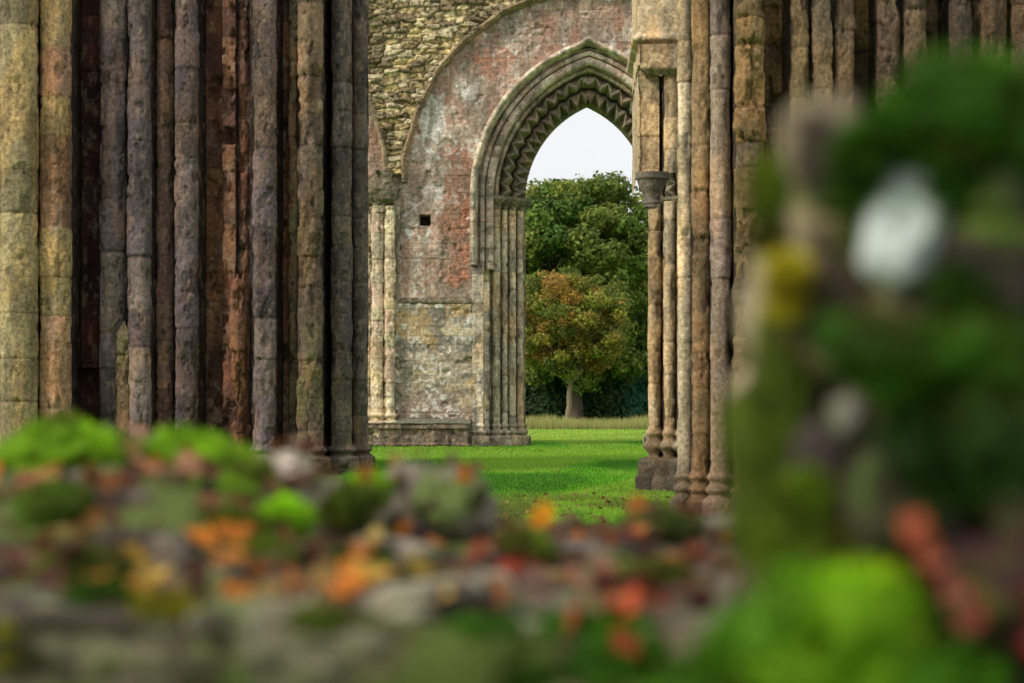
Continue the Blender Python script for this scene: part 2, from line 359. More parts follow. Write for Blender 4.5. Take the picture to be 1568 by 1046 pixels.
# --- arch mouldings
def tri(t): return 2*np.abs(t-np.floor(t)-.5)*2-1
def sweep(name,prf,zbot,c,xc,zs,y0,sgn,colr,nseg=260,zig=None,seed=0,tmax=1.0,block=.5,rag=0,kick=0):
    prf=np.array([p if len(p)==4 else (*p,0,0) for p in prf],float)
    Q=[prf[0]]
    for i in range(1,len(prf)):
        n=max(1,int(np.hypot(*(prf[i,:2]-prf[i-1,:2]))/.05))
        for k in range(1,n+1): Q.append(prf[i-1]+(prf[i]-prf[i-1])*k/n)
    Q=np.array(Q)
    nb=int((zs-zbot)/.04) if zbot<zs else 0
    tb=np.linspace(zbot-zs,0,nb,endpoint=False) if nb else np.zeros(0)
    ta=np.linspace(0,tmax,nseg)
    amid=Q[:,0].mean();Rm=amid+c;Lm=Rm*math.acos(c/Rm)
    s=np.concatenate([tb,ta*Lm])
    aa=Q[:,0][:,None]+np.zeros((1,len(s)));dd=Q[:,1][:,None]+np.zeros((1,len(s)))
    if zig:
        w=tri(s/zig)[None,:]
        aa=aa+Q[:,2][:,None]*w;dd=dd+Q[:,3][:,None]*w
    blk=np.floor(s/block);fb=s/block-blk;dj=np.minimum(fb,1-fb)*block
    S=np.repeat(s[None,:],len(Q),0)
    n3=fbm(S*5,aa*5,dd*5,seed,3)
    jit=(h1(blk,blk*0,seed+1)-.5)[None,:]
    dd=dd-(n3-.5)*.10-jit*.025+np.exp(-(dj/.025)**2)[None,:]*.02
    if rag: aa=aa+rag*(fbm(S*1.3,dd*0,dd*0,seed+4,4)-.5)
    if kick: aa=aa+kick*ss(.93,1,np.concatenate([np.zeros(nb),ta]))[None,:]
    R=aa+c
    isa=(np.arange(len(s))>=nb)[None,:]
    t=np.concatenate([np.zeros(nb),ta])[None,:]
    phi=t*np.arccos(np.clip(c/R,-1,1)) if c>0 else t*math.pi/2
    x=np.where(isa,c-R*np.cos(phi),-aa)
    z=np.where(isa,zs+R*np.sin(phi),zs+s[None,:])
    Cc=np.ones(aa.shape+(3,))*np.array(colr)
    Cc*= (.75+.5*h1(blk,blk*0,seed+2))[None,:,None]*(.55+.9*fbm(S*1.5,aa*4,dd*3,seed+5,4))[...,None]
    Cc=mixc(Cc,(.40,.23,.15),.4*(h1(blk,blk*0,seed+3)>.6)[None,:]*np.ones(aa.shape))
    Cc=mixc(Cc,(.12,.11,.08),ss(.50,.64,fbm(S*3,aa*3,dd*3,seed+9,3))*.6)
    Cc*=(1-.3*np.exp(-(dj/.02)**2))[None,:,None]
    return make_mesh(name,np.stack([xc-sgn*(-x) if sgn>0 else xc-x,y0+dd,z],-1),gridfaces(len(Q),len(s)),Cc,M_wall,wall)
def roll(ac,dc,r,n=10):
    return [(ac+r*math.cos(t),dc-r*math.sin(t)) for t in np.linspace(0,math.pi,n)]
hood=[(4.50,.15),(4.48,-.26),(4.36,-.42),(4.27,-.34),(4.25,-.05),(4.2,.12)]
rolls=[(4.22,.10),(4.12,.28)]+roll(4.02,.10,.09)+[(3.93,.42),(3.91,.42)]+roll(3.75,.15,.15)+[(3.59,.7)]
ord1=[(3.60,.45)]+roll(3.50,.50,.08)+[(3.41,1.0),(3.38,1.0)]
ord2=[(3.38,1.0,0,0),(3.34,.80,.07,.02),(3.24,.60,.13,.03),(3.14,.50,.15,.03),(3.05,.66,.14,.03),(3.00,.95,.08,.02),(2.97,1.4,.02,0)]
ord3=[(2.97,1.4,0,0),(2.90,1.12,.07,.03),(2.78,.98,.16,.04),(2.66,.94,.20,.04),(2.56,1.10,.20,.03),(2.50,1.32,.16,0),(2.46,1.46,.08,0),(2.39,1.55),(2.39,2.26)]
for sg in (1,-1):
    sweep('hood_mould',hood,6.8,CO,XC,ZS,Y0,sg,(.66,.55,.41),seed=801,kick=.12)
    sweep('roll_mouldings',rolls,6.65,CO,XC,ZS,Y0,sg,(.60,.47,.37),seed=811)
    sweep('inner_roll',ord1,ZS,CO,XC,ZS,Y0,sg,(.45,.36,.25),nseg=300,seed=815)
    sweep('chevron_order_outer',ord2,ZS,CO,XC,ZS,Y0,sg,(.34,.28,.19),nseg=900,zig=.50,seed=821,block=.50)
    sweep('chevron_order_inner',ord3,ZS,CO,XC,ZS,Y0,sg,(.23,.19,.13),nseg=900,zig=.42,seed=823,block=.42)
    sweep('vault_rib',[(7.26,.05),(7.24,-.35),(7.14,-.42),(7.04,-.2),(7.02,.1)],9.9,0,3.1,10,Y0,sg,(.32,.23,.13),nseg=380,seed=831,rag=.2)
sweep('vault_rib',[(7.26,.05),(7.24,-.35),(7.14,-.42),(7.04,-.2),(7.02,.1)],9.9,0,-11.9,10,Y0,-1,(.34,.25,.15),nseg=380,seed=841,rag=.2)
stW={
 'gap':dict(pal=[(.12,.10,.08)],ch=1,amp=.01),  # darker than the shafts, shade of the recess put in the colour
 'cream':dict(pal=[(.56,.48,.37),(.52,.43,.33),(.54,.42,.33),(.60,.53,.42),(.42,.35,.28)],ch=.5,amp=.03,ero=.04),
 'shaft':dict(pal=[(.44,.36,.24),(.37,.30,.20),(.48,.40,.28),(.39,.29,.21)],ch=1.0,amp=.02,ero=.03),
 'pinky':dict(pal=[(.62,.45,.30),(.64,.42,.31),(.68,.58,.39),(.58,.48,.28),(.50,.41,.29)],ch=.62,amp=.05,ero=.05),
 'cap':dict(pal=[(.15,.12,.075),(.20,.16,.095)],ch=3,amp=.03),
 'plinth':dict(pal=[(.24,.18,.12),(.18,.14,.10),(.29,.20,.13)],ch=.45,amp=.03,ero=.05),
}
def baseW(X,Y,Z): return .22*ss(.4,.34,Z)+.12*np.exp(-((Z-.5)/.09)**2)+.06*np.exp(-((Z-.75)/.06)**2)
def PX(a): return XC-a
shs=[A(PX(3.50),Y0+.5,.15,'shaft'),A(PX(3.19),Y0+.78,.12,'shaft'),A(PX(2.9),Y0+1.05,.15,'shaft'),A(PX(2.60),Y0+1.35,.14,'shaft'),('L',PX(2.39),Y0+1.6,PX(2.39),Y0+2.26,'shaft')]
for mi in (None,XC):
    pier('jamb',[('L',PX(4.40),Y0-.10,PX(3.98),Y0-.12,'cream'),('L',PX(3.98),Y0-.12,PX(3.96),Y0+.38,'cream'),('L',PX(3.96),Y0+.38,PX(3.76),Y0+.38,'cream')]+shs,
      np.arange(0,6.72,.036),stW,M_wall,wall,.036,baseW,901,mi,grime=.35)
    pier('jamb_upper',[('L',PX(3.62),Y0+.42,PX(3.6),Y0+.42,'shaft')]+shs,np.arange(6.6,9.1,.036),stW,M_wall,wall,.036,None,911,mi)
    def cp(X,Y,Z): return .02+.15*ss(9.0,9.3,Z)**1.5+.05*ss(9.3,9.32,Z)+.03*np.sin(X*40+Z*30)*ss(9.3,9.2,Z)
    pier('capitals',[('L',PX(3.62),Y0+.42,PX(3.6),Y0+.42,'cap')]+[(e[:-1]+('cap',)) for e in shs],np.arange(8.97,9.46,.025),stW,M_wall,wall,.036,cp,921,mi,mot=0)
# half-column respond at left, corbel, string course, plinth
def rf(X,Y,Z): return .2*ss(1.0,.92,Z)+.12*np.exp(-((Z-1.15)/.09)**2)
pier('respond_shafts',[('L',-6.4,Y0+.3,-5.6,Y0+.2,'pinky'),A(-5.42,Y0-.05,.16,'pinky'),A(-5.06,Y0-.3,.24,'pinky'),A(-4.60,Y0-.25,.22,'pinky'),('L',-4.37,Y0-.05,-4.22,Y0-.1,'shaft')],
   np.arange(0,9.0,.036),stW,M_wall,wall,.036,rf,931,mot=.2)
def cf(X,Y,Z): return .26*ss(8.9,9.4,Z)-.30*ss(9.5,10.2,Z)+.75*(fbm(X*2.6,Y*2.6,Z*3,77,4)-.5)
pier('broken_corbel',[('L',-5.9,Y0+.1,-5.5,Y0-.1,'cap'),A(-4.9,Y0-.05,.46,'cap',200,350)],np.arange(8.75,10.35,.035),stW,M_wall,wall,.035,cf,941)
def sf(X,Y,Z): return .12*np.exp(-((Z-5.42)/.1)**4)
pier('string_course',[('L',-4.3,Y0-.02,-1.5,Y0-.02,'cap')],np.arange(5.25,5.6,.03),stW,M_wall,wall,.04,sf,951)
pier('string_course_side',[('L',-5.9,Y0-.3,-5.3,Y0-.3,'cap')],np.arange(5.25,5.6,.03),stW,M_wall,wall,.04,sf,952)
def pf(X,Y,Z): return .10*ss(.62,.66,Z)+.08*ss(.12,.08,Z)
pier('plinth',[('L',-9,Y0-.75,-1.66,Y0-.75,'plinth'),('L',-1.64,Y0-.74,-1.64,Y0-.1,'plinth')],np.arange(0,.84,.03),stW,M_wall,wall,.04,pf,961)
px_,py_=np.meshgrid(np.arange(-9,-1.5,.06),np.linspace(Y0-.88,Y0+.05,12),indexing='ij')
make_mesh('plinth_top',np.stack([px_,py_,.83+.04*fbm(px_*4,py_*4,0,71,3)+.16*ss(Y0-.8,Y0-.2,py_)],-1),gridfaces(*px_.shape),np.ones(px_.shape+(3,))*np.array((.17,.17,.11)),M_wall,wall)

# ================================================================ GROUND + GRASS
m,nt,N,L,B=nodes('lawn')
tc=N.new('ShaderNodeTexCoord')
def nz(s,d=5):
    n=N.new('ShaderNodeTexNoise');n.inputs['Scale'].default_value=s;n.inputs['Detail'].default_value=d;L.new(tc.outputs['Object'],n.inputs['Vector']);return n
a1=nz(.12);a2=nz(6,8)
r=N.new('ShaderNodeValToRGB');r.color_ramp.elements[0].position=.32;r.color_ramp.elements[0].color=(.06,.18,.012,1)
r.color_ramp.elements[1].position=.68;r.color_ramp.elements[1].color=(.15,.36,.02,1);L.new(a1.outputs[0],r.inputs[0])
r2=N.new('ShaderNodeValToRGB');r2.color_ramp.elements[0].position=.3;r2.color_ramp.elements[0].color=(.5,.5,.5,1);r2.color_ramp.elements[1].position=.7;r2.color_ramp.elements[1].color=(1.2,1.2,1.2,1);L.new(a2.outputs[0],r2.inputs[0])
mm=N.new('ShaderNodeMixRGB');mm.blend_type='MULTIPLY';mm.inputs[0].default_value=1;L.new(r.outputs[0],mm.inputs[1]);L.new(r2.outputs[0],mm.inputs[2])
L.new(mm.outputs[0],B.inputs['Base Color']);B.inputs['Roughness'].default_value=.9;B.inputs['Specular IOR Level'].default_value=.1
b=N.new('ShaderNodeBump');b.inputs['Strength'].default_value=.6;b.inputs['Distance'].default_value=.05;L.new(a2.outputs[0],b.inputs['Height']);L.new(b.outputs[0],B.inputs['Normal'])
M_lawn=m
def gc(a,b,n): return np.linspace(a,b,n)
gx=np.concatenate([gc(-2500,-40,12)[:-1],gc(-40,60,160),gc(60,2500,12)[1:]]);gy=np.concatenate([gc(-60,0,6)[:-1],gc(0,240,340),gc(240,4500,20)[1:]])
X,Y=np.meshgrid(gx,gy,indexing='ij')
def gz_(X,Y): return .05*(fbm(X*.2,Y*.2,0,33,3)-.5)*ss(0,20,Y)-.02
make_mesh('ground',np.stack([X,Y,gz_(X,Y)],-1),gridfaces(*X.shape),None,M_lawn)
def blades(name,x,y,z,hgt,wid,col,mat,lean=.4,up=None,parent=None):
    n=len(x);th=rng.uniform(0,2*math.pi,n);w=wid*rng.uniform(.6,1.3,n);h=hgt*rng.uniform(.5,1.3,n)
    ph=rng.uniform(0,2*math.pi,n);ln=lean*rng.uniform(0,1,n)*h
    b=np.stack([x,y,z],1);d=np.stack([np.cos(th)*w,np.sin(th)*w,0*w],1)
    if up is None: up=np.tile([0,0,1.],(n,1))
    t=b+up*h[:,None]+np.stack([np.cos(ph)*ln,np.sin(ph)*ln,0*ln],1)
    V=np.stack([b-d,b+d,t],1).reshape(-1,3);F=np.arange(3*n).reshape(-1,3)
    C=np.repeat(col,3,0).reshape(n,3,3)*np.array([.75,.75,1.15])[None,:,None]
    return make_mesh(name,V,F,C,mat,parent,False)
n=200000
yy=1/rng.uniform(1/150,1/19,n);fr=rng.uniform(-.085,.095,n);xx=fr*yy
pn=fbm(xx*.30,yy*.10,0,90,5)
col=np.array((.15,.42,.025))*(.5+1.0*rng.random(n))[:,None]
col=mixc(col,(.40,.58,.07),ss(.50,.60,pn)*.6);col=mixc(col,(.06,.20,.02),ss(.5,.40,pn)*.65)
sunlit_far=ss(80,90,yy);col=mixc(col,(.55,.70,.11),sunlit_far*.8)  # sunlit strip beyond the wall, painted as brighter blade colour
worn=ss(38,27,yy)*ss(.44,.52,fbm(xx*.9,yy*.5,0,95,4));col=mixc(col,(.15,.12,.05),worn*.75)
kk=~((yy>74.1)&(yy<77.5)&((xx<.4)|(xx>5.4)))
blades('grass',xx[kk],yy[kk],gz_(xx[kk],yy[kk]),.065,(.008+.0002*yy[kk]),col[kk],M_grass,.9)
n=24000
yy=rng.uniform(128,142,n);xx=rng.uniform(-20,40,n)
hh=.5+.7*fbm(xx*.4,yy*.2,0,97,3)
col=mixc(np.tile((.32,.38,.09),(n,1)),(.5,.35,.18),(rng.random(n)>.55)*1.0*.8)
blades('tall_grass',xx,yy,yy*0,hh*.85,.035,col,M_grass,.5)

# ================================================================ TREES
def leafcloud(cent,nrm,size,col):
    n=len(cent)
    r=rng.normal(size=(n,3));u=r-nrm*(r*nrm).sum(1,keepdims=True)*.6;u/=np.linalg.norm(u,axis=1,keepdims=True)
    v=np.cross(nrm+.5*rng.normal(size=(n,3)),u);v/=np.maximum(np.linalg.norm(v,axis=1,keepdims=True),1e-5)
    s=size*rng.uniform(.6,1.4,n)[:,None]
    V=np.stack([cent-u*s,cent+v*s*.55,cent+u*s,cent-v*s*.55],1).reshape(-1,3)
    F=np.arange(4*n).reshape(-1,4);C=np.repeat(col,4,0)
    return V,F,C
def tubes(segs):
    V=[];F=[];o=0
    for p0,p1,r0,r1 in segs:
        p0=np.array(p0,float);p1=np.array(p1,float);d=p1-p0;d/=np.linalg.norm(d)
        u=np.cross(d,[.3,.9,.1]);u/=np.linalg.norm(u);v=np.cross(d,u)
        for p,r in ((p0,r0),(p1,r1)):
            for k in range(9):
                t=2*math.pi*k/9;V.append(p+r*(1+.1*math.sin(k*2.7))*(math.cos(t)*u+math.sin(t)*v))
        for k in range(9): F.append((o+k,o+(k+1)%9,o+9+(k+1)%9,o+9+k))
        o+=18
    return np.array(V),np.array(F)
def limb(a,b,r0,r1,n=5,w=.06):
    a=np.array(a,float);b=np.array(b,float);L_=np.linalg.norm(b-a);pts=[a]
    for i in range(1,n): pts.append(a+(b-a)*i/n+rng.normal(size=3)*L_*w*.6)
    pts.append(b)
    return [(pts[i],pts[i+1],lerp(r0,r1,i/n),lerp(r0,r1,(i+1)/n)) for i in range(n)]
def tree(name,x,y,h,rx,rz,zc,nblob,br,nleaf,size,pal,trunk_r,fork,bark=(.10,.075,.05),lower=.8,boxy=0,lobe=1):
    root=empty(name)
    cs=[]
    for i in range(nblob):
        # even spread of clumps over the crown, mostly near its surface
        zq=1-2*(i+.5)/nblob;ph=i*2.39996
        p=np.array([math.sqrt(1-zq*zq)*math.cos(ph),math.sqrt(1-zq*zq)*math.sin(ph),zq])+rng.normal(size=3)*.1
        rad=rng.choice([.9,.84,.95,.62,.78,.45])
        lob=1+lobe*(.10*math.sin(3*math.atan2(p[1],p[0])+4*p[2]+x)+.08*math.sin(7*p[0]+5*p[2]))
        bx=(math.hypot(p[0],p[1])**3+abs(p[2])**3)**(-1/3)
        q=p*rad*lob*(1+(bx-1)*boxy)
        if q[2]<0: q[2]*=lower
        cs.append((q[0]*rx,q[1]*rx,q[2]*rz))
    cs=np.array(cs)+np.array([x,y,zc])
    V=[];F=[];C=[];o=0
    for c in cs:
        r=br*rng.uniform(.6,1.3);n=int(nleaf/nblob*(r/br)**2)
        d=rng.normal(size=(n,3));d/=np.linalg.norm(d,axis=1,keepdims=True)
        lump=1+.25*np.sin(d[:,0:1]*6+c[0]*3)*np.sin(d[:,2:3]*6+c[2]*3)
        pos=c+d*r*lump*np.array([1.05,1.05,.75])*rng.uniform(.6,1.12,(n,1))
        base=np.array(pal[rng.integers(len(pal))])*rng.uniform(.65,1.35)
        cl=base*rng.uniform(.6,1.45,(n,1))
        ix=rng.random(n)<.12;cl[ix]=np.array(pal[-1])*rng.uniform(.7,1.2)
        v,f,cc=leafcloud(pos,d,size,cl)
        V.append(v);F.append(f+o);C.append(cc);o+=len(v)
    make_mesh('crown',np.concatenate(V),np.concatenate(F),np.concatenate(C),M_leaf,root,False)
    segs=limb((x,y,-.2),(x+.3,y,fork),trunk_r*1.15,trunk_r*.75,4,.03)
    segs.insert(0,((x,y,-.2),(x,y,.5),trunk_r*1.7,trunk_r*1.1))
    top=np.array((x+.3,y,fork))
    sel=rng.permutation(len(cs))[:min(26,len(cs))]
    for i in sel:
        mid=top+(cs[i]-top)*.45+np.array([0,0,.5])
        segs+=limb(top,mid,trunk_r*.38,trunk_r*.2,3,.06)+limb(mid,cs[i],trunk_r*.2,.04,3,.1)
    v,f=tubes(segs)
    make_mesh('trunk_and_limbs',v,f,np.ones((len(v),3))*np.array(bark),M_bark,root)
    return root
G=[(.12,.195,.028),(.15,.225,.035),(.08,.155,.028),(.19,.245,.045),(.23,.26,.05)]
tree('deciduous_tree',6.5,205,25.5,9.2,10.5,14.6,260,1.6,100000,.25,G,.7,5,lower=1.0,boxy=.75,lobe=.4)
tree('autumn_tree',4.9,178,13.5,5.3,4.9,8.6,160,.95,46000,.15,[(.20,.23,.035),(.26,.25,.04),(.16,.21,.035),(.31,.26,.045),(.40,.25,.055)],.26,3.4,(.24,.18,.12),lower=.86,boxy=.3)
D=[(.05,.10,.03),(.07,.13,.035),(.04,.09,.03),(.09,.14,.04)]
tree('deciduous_tree.001',14.0,212,17.5,5.5,8,8.5,110,1.6,34000,.28,D,.5,3,lower=1)
tree('deciduous_tree.002',-3,222,22,8,9,12,100,2.0,26000,.34,D,.6,5)
tree('deciduous_tree.003',25,225,22,8,9,12,80,2.2,16000,.4,G,.6,5)
tree('deciduous_tree.004',-22,225,20,8,8,11,80,2.2,16000,.4,G,.6,5)
# hedge mass
n=110000
x=rng.uniform(-45,60,n);tt=rng.random(n)
top=4.6+3.4*fbm(x*.25,0*x,0*x,130,4)
z=top*tt**.8;y=209-3.5*np.sqrt(np.clip(1-(z/top)**2,0,1))+rng.uniform(0,3.5,n)+1.5*fbm(x*.6,z*.6,0,131,3)
cl=fbm(x*.7,z*.7,1,132,3)
col=np.array((.04,.08,.025))*(.35+1.3*cl)[:,None]*rng.uniform(.5,1.4,(n,1))
col=mixc(col,(.05,.17,.11),np.exp(-((x-13.0)/1.3)**2)*.8)
nr=np.stack([0*x,-1+0*x,.5+0*x],1)
v,f,c=leafcloud(np.stack([x,y,z],1),nr,.30,col)
hedge=make_mesh('hedge',v,f,c,M_leaf,None,False)

# ================================================================ FOREGROUND LEDGE
def rock(name,c,s,col,seed,mat,parent,amp=.25,ang=1.0,sub=40):
    th=np.linspace(0,math.pi,sub);ph=np.linspace(0,2*math.pi,sub*2)
    T,P=np.meshgrid(th,ph,indexing='ij')
    d=np.stack([np.sin(T)*np.cos(P),np.sin(T)*np.sin(P),np.cos(T)],-1)
    q=(np.abs(d)**4).sum(-1)**(-.25)   # boxy
    rr=lerp(1,q,ang)*(1+amp*(fbm(d[...,0]*1.7+9,d[...,1]*1.7+9,d[...,2]*1.7+9,seed,4)-.5)*2)
    V=d*rr[...,None]*np.array(s)
    sr=math.sin(seed*1.3)
    k=.35
    x=V[...,0]*math.cos(k*sr)-V[...,2]*math.sin(k*sr)*.4;z=V[...,2]+V[...,0]*.15*sr
    V=np.stack([x,V[...,1],z],-1)+np.array(c)
    g=fbm(V[...,0]*16,V[...,1]*16,V[...,2]*16,seed+3,4)
    C=np.ones(T.shape+(3,))*np.array(col)*(.4+1.2*g)[...,None]
    if mat is M_fg:
        C=mixc(C,(.11,.17,.02),ss(.5,.62,fbm(V[...,0]*14,V[...,1]*14,V[...,2]*14,seed+5,3))*.75)
        C=mixc(C,(.035,.022,.018),ss(.5,.60,fbm(V[...,0]*17,V[...,1]*17,V[...,2]*17,seed+6,3))*.85)
    return make_mesh(name,V,gridfaces(*T.shape),C,mat,parent)
def moss(name,c,s,col,seed,parent,nb=3200,bl=.009):
    ob=rock(name,c,s,np.array(col)*.5,seed,M_moss,parent,.6,.2,36)
    me=ob.data
    nv=len(me.vertices);co=np.zeros(nv*3,np.float32);me.vertices.foreach_get('co',co);co=co.reshape(-1,3)
    idx=rng.integers(0,nv,nb);b_=co[idx]+rng.normal(0,.003,(nb,3))
    up=(b_-np.array(c))/np.array(s);up[:,2]+=.3;up/=np.linalg.norm(up,axis=1,keepdims=True)
    g=fbm(b_[:,0]*22,b_[:,1]*22,b_[:,2]*22,seed+8,3)
    cl=np.array(col)*np.clip(-.5+3.0*g,.05,3)[:,None]*rng.uniform(.4,1.6,(nb,1))
    cl=mixc(cl,(.10,.05,.02),ss(.54,.62,fbm(b_[:,0]*18,b_[:,1]*18,b_[:,2]*18,seed+9,3))*.7)
    blades(name+'_fronds',b_[:,0],b_[:,1],b_[:,2],bl,.0018,cl,M_moss,.6,up,parent)
    return ob
ledge=empty('mossy_stone_wall')
def hl(x,y):
    h=1.28+.03*(fbm(x*6,y*6,0,300,4)-.5)
    h=h+.105*ss(-.10,-.42,x)*ss(2.15,2.9,y)
    h=h+.05*(fbm(x*2.2,y*2.2,0,301,3)-.5)
    return h
gx=np.arange(-2.4,1.8,.02)
yf=np.concatenate([np.full(40,1.97),np.linspace(1.97,3.5,90)[1:],np.full(30,3.55)])
kz=np.concatenate([np.linspace(0,1,40),np.ones(89),np.linspace(1,0,30)])
X=np.repeat(gx[:,None],len(yf),1);Y=np.repeat(yf[None,:],len(gx),0)
ZT=hl(X,Y);Zz=ZT*kz[None,:]
idr,gr=rubble(X,Zz+0*X,.22,.13,310)
face=(np.abs(kz-1)>.001)[None,:]*1.0
Y=Y-face*np.sign(2.7-Y)*(.035*ss(0,.3,gr)-.02)+.03*(fbm(X*6,Zz*6,Y*6,305,3)-.5)
cc=np.array((.15,.125,.075))*(.4+1.2*fbm(X*9,Y*9,Zz*9,306,4))[...,None]
cc=mixc(cc,(.05,.026,.016),(1-face)*ss(.42,.57,fbm(X*4,Y*4,0,307,4))*.9)
cc=mixc(cc,(.10,.15,.02),ss(.48,.60,fbm(X*7+4,Y*7,Zz*7,308,4))*.8)
top=make_mesh('rubble_core',np.stack([X,Y,Zz],-1),gridfaces(*X.shape),cc,M_fg,ledge)
obs=[top]
rocks=[((-.92,2.35,1.31),(.14,.12,.05),(.2,.18,.14)),((-.12,2.16,1.28),(.10,.09,.028),(.28,.26,.18)),((-.45,2.05,1.262),(.14,.09,.04),(.22,.20,.12)),((-.22,2.03,1.25),(.11,.08,.04),(.23,.21,.13)),
 ((-.095,3.1,1.335),(.065,.12,.062),(.17,.145,.11)),((-.155,3.15,1.36),(.05,.10,.05),(.19,.16,.125)),((-.33,3.0,1.405),(.036,.04,.026),(.74,.60,.53)),((-.26,2.9,1.36),(.06,.06,.03),(.13,.12,.08)),
 ((-.16,2.6,1.305),(.06,.05,.02),(.26,.22,.17)),((-.52,2.7,1.36),(.07,.06,.025),(.16,.13,.10)),((.33,3.3,1.285),(.12,.1,.03),(.16,.14,.1)),((.12,2.9,1.28),(.09,.08,.025),(.16,.13,.10)),((.05,2.15,1.265),(.07,.06,.02),(.24,.19,.13)),
 ((-.6,2.1,1.285),(.08,.08,.022),(.12,.11,.08)),((-.72,3.2,1.39),(.2,.12,.05),(.12,.10,.08)),((.55,2.7,1.28),(.12,.1,.03),(.2,.18,.14)),((-.05,2.35,1.285),(.05,.05,.02),(.32,.29,.22)),((-.3,2.3,1.29),(.05,.05,.02),(.28,.26,.19)),((-.45,2.45,1.32),(.06,.05,.025),(.24,.2,.15)),((.0,2.05,1.26),(.04,.04,.02),(.3,.27,.2)),((-.6,2.85,1.39),(.05,.05,.02),(.18,.15,.12)),((.2,2.5,1.28),(.05,.05,.02),(.22,.19,.16))]
for i,(c,s,cl) in enumerate(rocks): obs.append(rock('stone_%d'%i,c,s,cl,320+i,M_fg,ledge,.4,.7))
BR=(.26,.52,.012);DK=(.06,.17,.01);OL=(.16,.22,.02)
mosses=[((-.68,3.0,1.42),(.10,.10,.050),BR),((-.59,2.95,1.42),(.05,.05,.03),BR),((-.50,3.05,1.42),(.06,.08,.042),BR),((-.43,2.9,1.39),(.06,.08,.045),BR),((-.39,2.85,1.38),(.045,.06,.035),OL),((-.215,2.95,1.375),(.03,.04,.018),BR),((-.40,2.75,1.37),(.05,.05,.025),(.18,.32,.02)),((-.36,2.6,1.34),(.05,.04,.02),OL),((-.23,2.8,1.36),(.035,.04,.02),OL),
 ((.02,2.05,1.245),(.08,.07,.035),DK),((-.03,2.02,1.25),(.04,.05,.03),DK),((.10,2.0,1.25),(.06,.05,.035),(.09,.27,.012)),((-.355,2.02,1.285),(.03,.04,.016),(.32,.30,.02)),((-.50,1.99,1.262),(.03,.03,.02),(.32,.30,.02)),((-.60,2.6,1.365),(.05,.05,.025),(.14,.26,.02)),((.24,3.1,1.31),(.06,.06,.02),(.12,.16,.03)),((-.3,2.45,1.31),(.05,.04,.02),(.16,.24,.02)),((-.42,2.04,1.29),(.04,.04,.02),DK),((-.2,2.0,1.265),(.05,.04,.025),OL),((-.75,2.4,1.34),(.05,.05,.02),OL),((.18,2.35,1.29),(.05,.05,.02),OL),((.02,2.8,1.30),(.04,.04,.015),OL),((-.5,2.3,1.31),(.05,.05,.02),OL),((-.2,2.5,1.30),(.04,.04,.018),(.14,.25,.02)),((-.1,2.3,1.29),(.03,.03,.015),OL),((-.65,2.2,1.3),(.05,.05,.02),(.12,.22,.02)),((-.3,2.65,1.35),(.03,.03,.02),BR)]
for i,(c,s,cl) in enumerate(mosses): obs.append(moss('moss_%d'%i,c,s,cl,360+i,ledge))

# --- right hand mossy pillar
pil=empty('mossy_stone_pillar')
th=np.radians(np.linspace(0,360,180));zs=np.arange(0,1.775,.01)
T,Z=np.meshgrid(th,zs,indexing='ij')
ro=.203-.03*ss(1.55,1.75,Z)+.03*ss(1.35,1.2,Z)+.05*ss(1.2,.2,Z)
ir,gr=rubble(T*.25+5,Z,.12,.11,390)
ro=ro+.08*(fbm(np.cos(T)*2+5,np.sin(T)*2+5,Z*7,391,4)-.5)+.02*ss(0,.3,gr)
capm=ss(1.70,1.775,Z);ro=ro*(1-.85*capm**3)
Xp=.435+ro*np.cos(T)*1.05;Yp=1.76+ro*np.sin(T)
cc=np.array((.25,.20,.12))*(.4+1.2*h1(ir,ir*0,392))[...,None]*(.5+fbm(Xp*30,Yp*30,Z*30,393,4))[...,None]
cc=mixc(cc,(.17,.23,.025),ss(.46,.6,fbm(Xp*9,Yp*9,Z*7,394,3))*.8)
cc=mixc(cc,(.02,.015,.012),ss(.54,.64,fbm(Xp*8+3,Yp*8,Z*8,395,3))*.85)
make_mesh('rubble_core',np.stack([Xp,Yp,Z],-1),gridfaces(*T.shape),cc,M_fg,pil)
for i,(c,s,cl) in enumerate([((.302,1.53,1.642),(.031,.03,.048),(.52,.55,.56)),((.262,1.56,1.49),(.013,.03,.015),(.36,.33,.32)),((.245,1.58,1.455),(.028,.03,.032),(.26,.21,.20)),((.25,1.58,1.70),(.035,.04,.05),(.26,.21,.13)),
    ((.365,1.5,1.60),(.04,.03,.05),(.03,.02,.016)),((.40,1.49,1.44),(.05,.04,.07),(.05,.025,.025)),((.3,1.52,1.43),(.045,.04,.045),(.05,.045,.03)),((.38,1.47,1.36),(.06,.05,.05),(.04,.012,.012)),((.25,1.6,1.57),(.045,.03,.05),(.26,.20,.11)),((.37,1.5,1.655),(.03,.03,.025),(.05,.045,.03))]):  # first stone here stands for a dark recess, its shade painted as colour
    rock('stone_%d'%i,c,s,cl,400+i,M_fg if i else stone_mat('pale_stone',14,.5,.2),pil,.3,.5)  # first stone of the list gets its own pale material
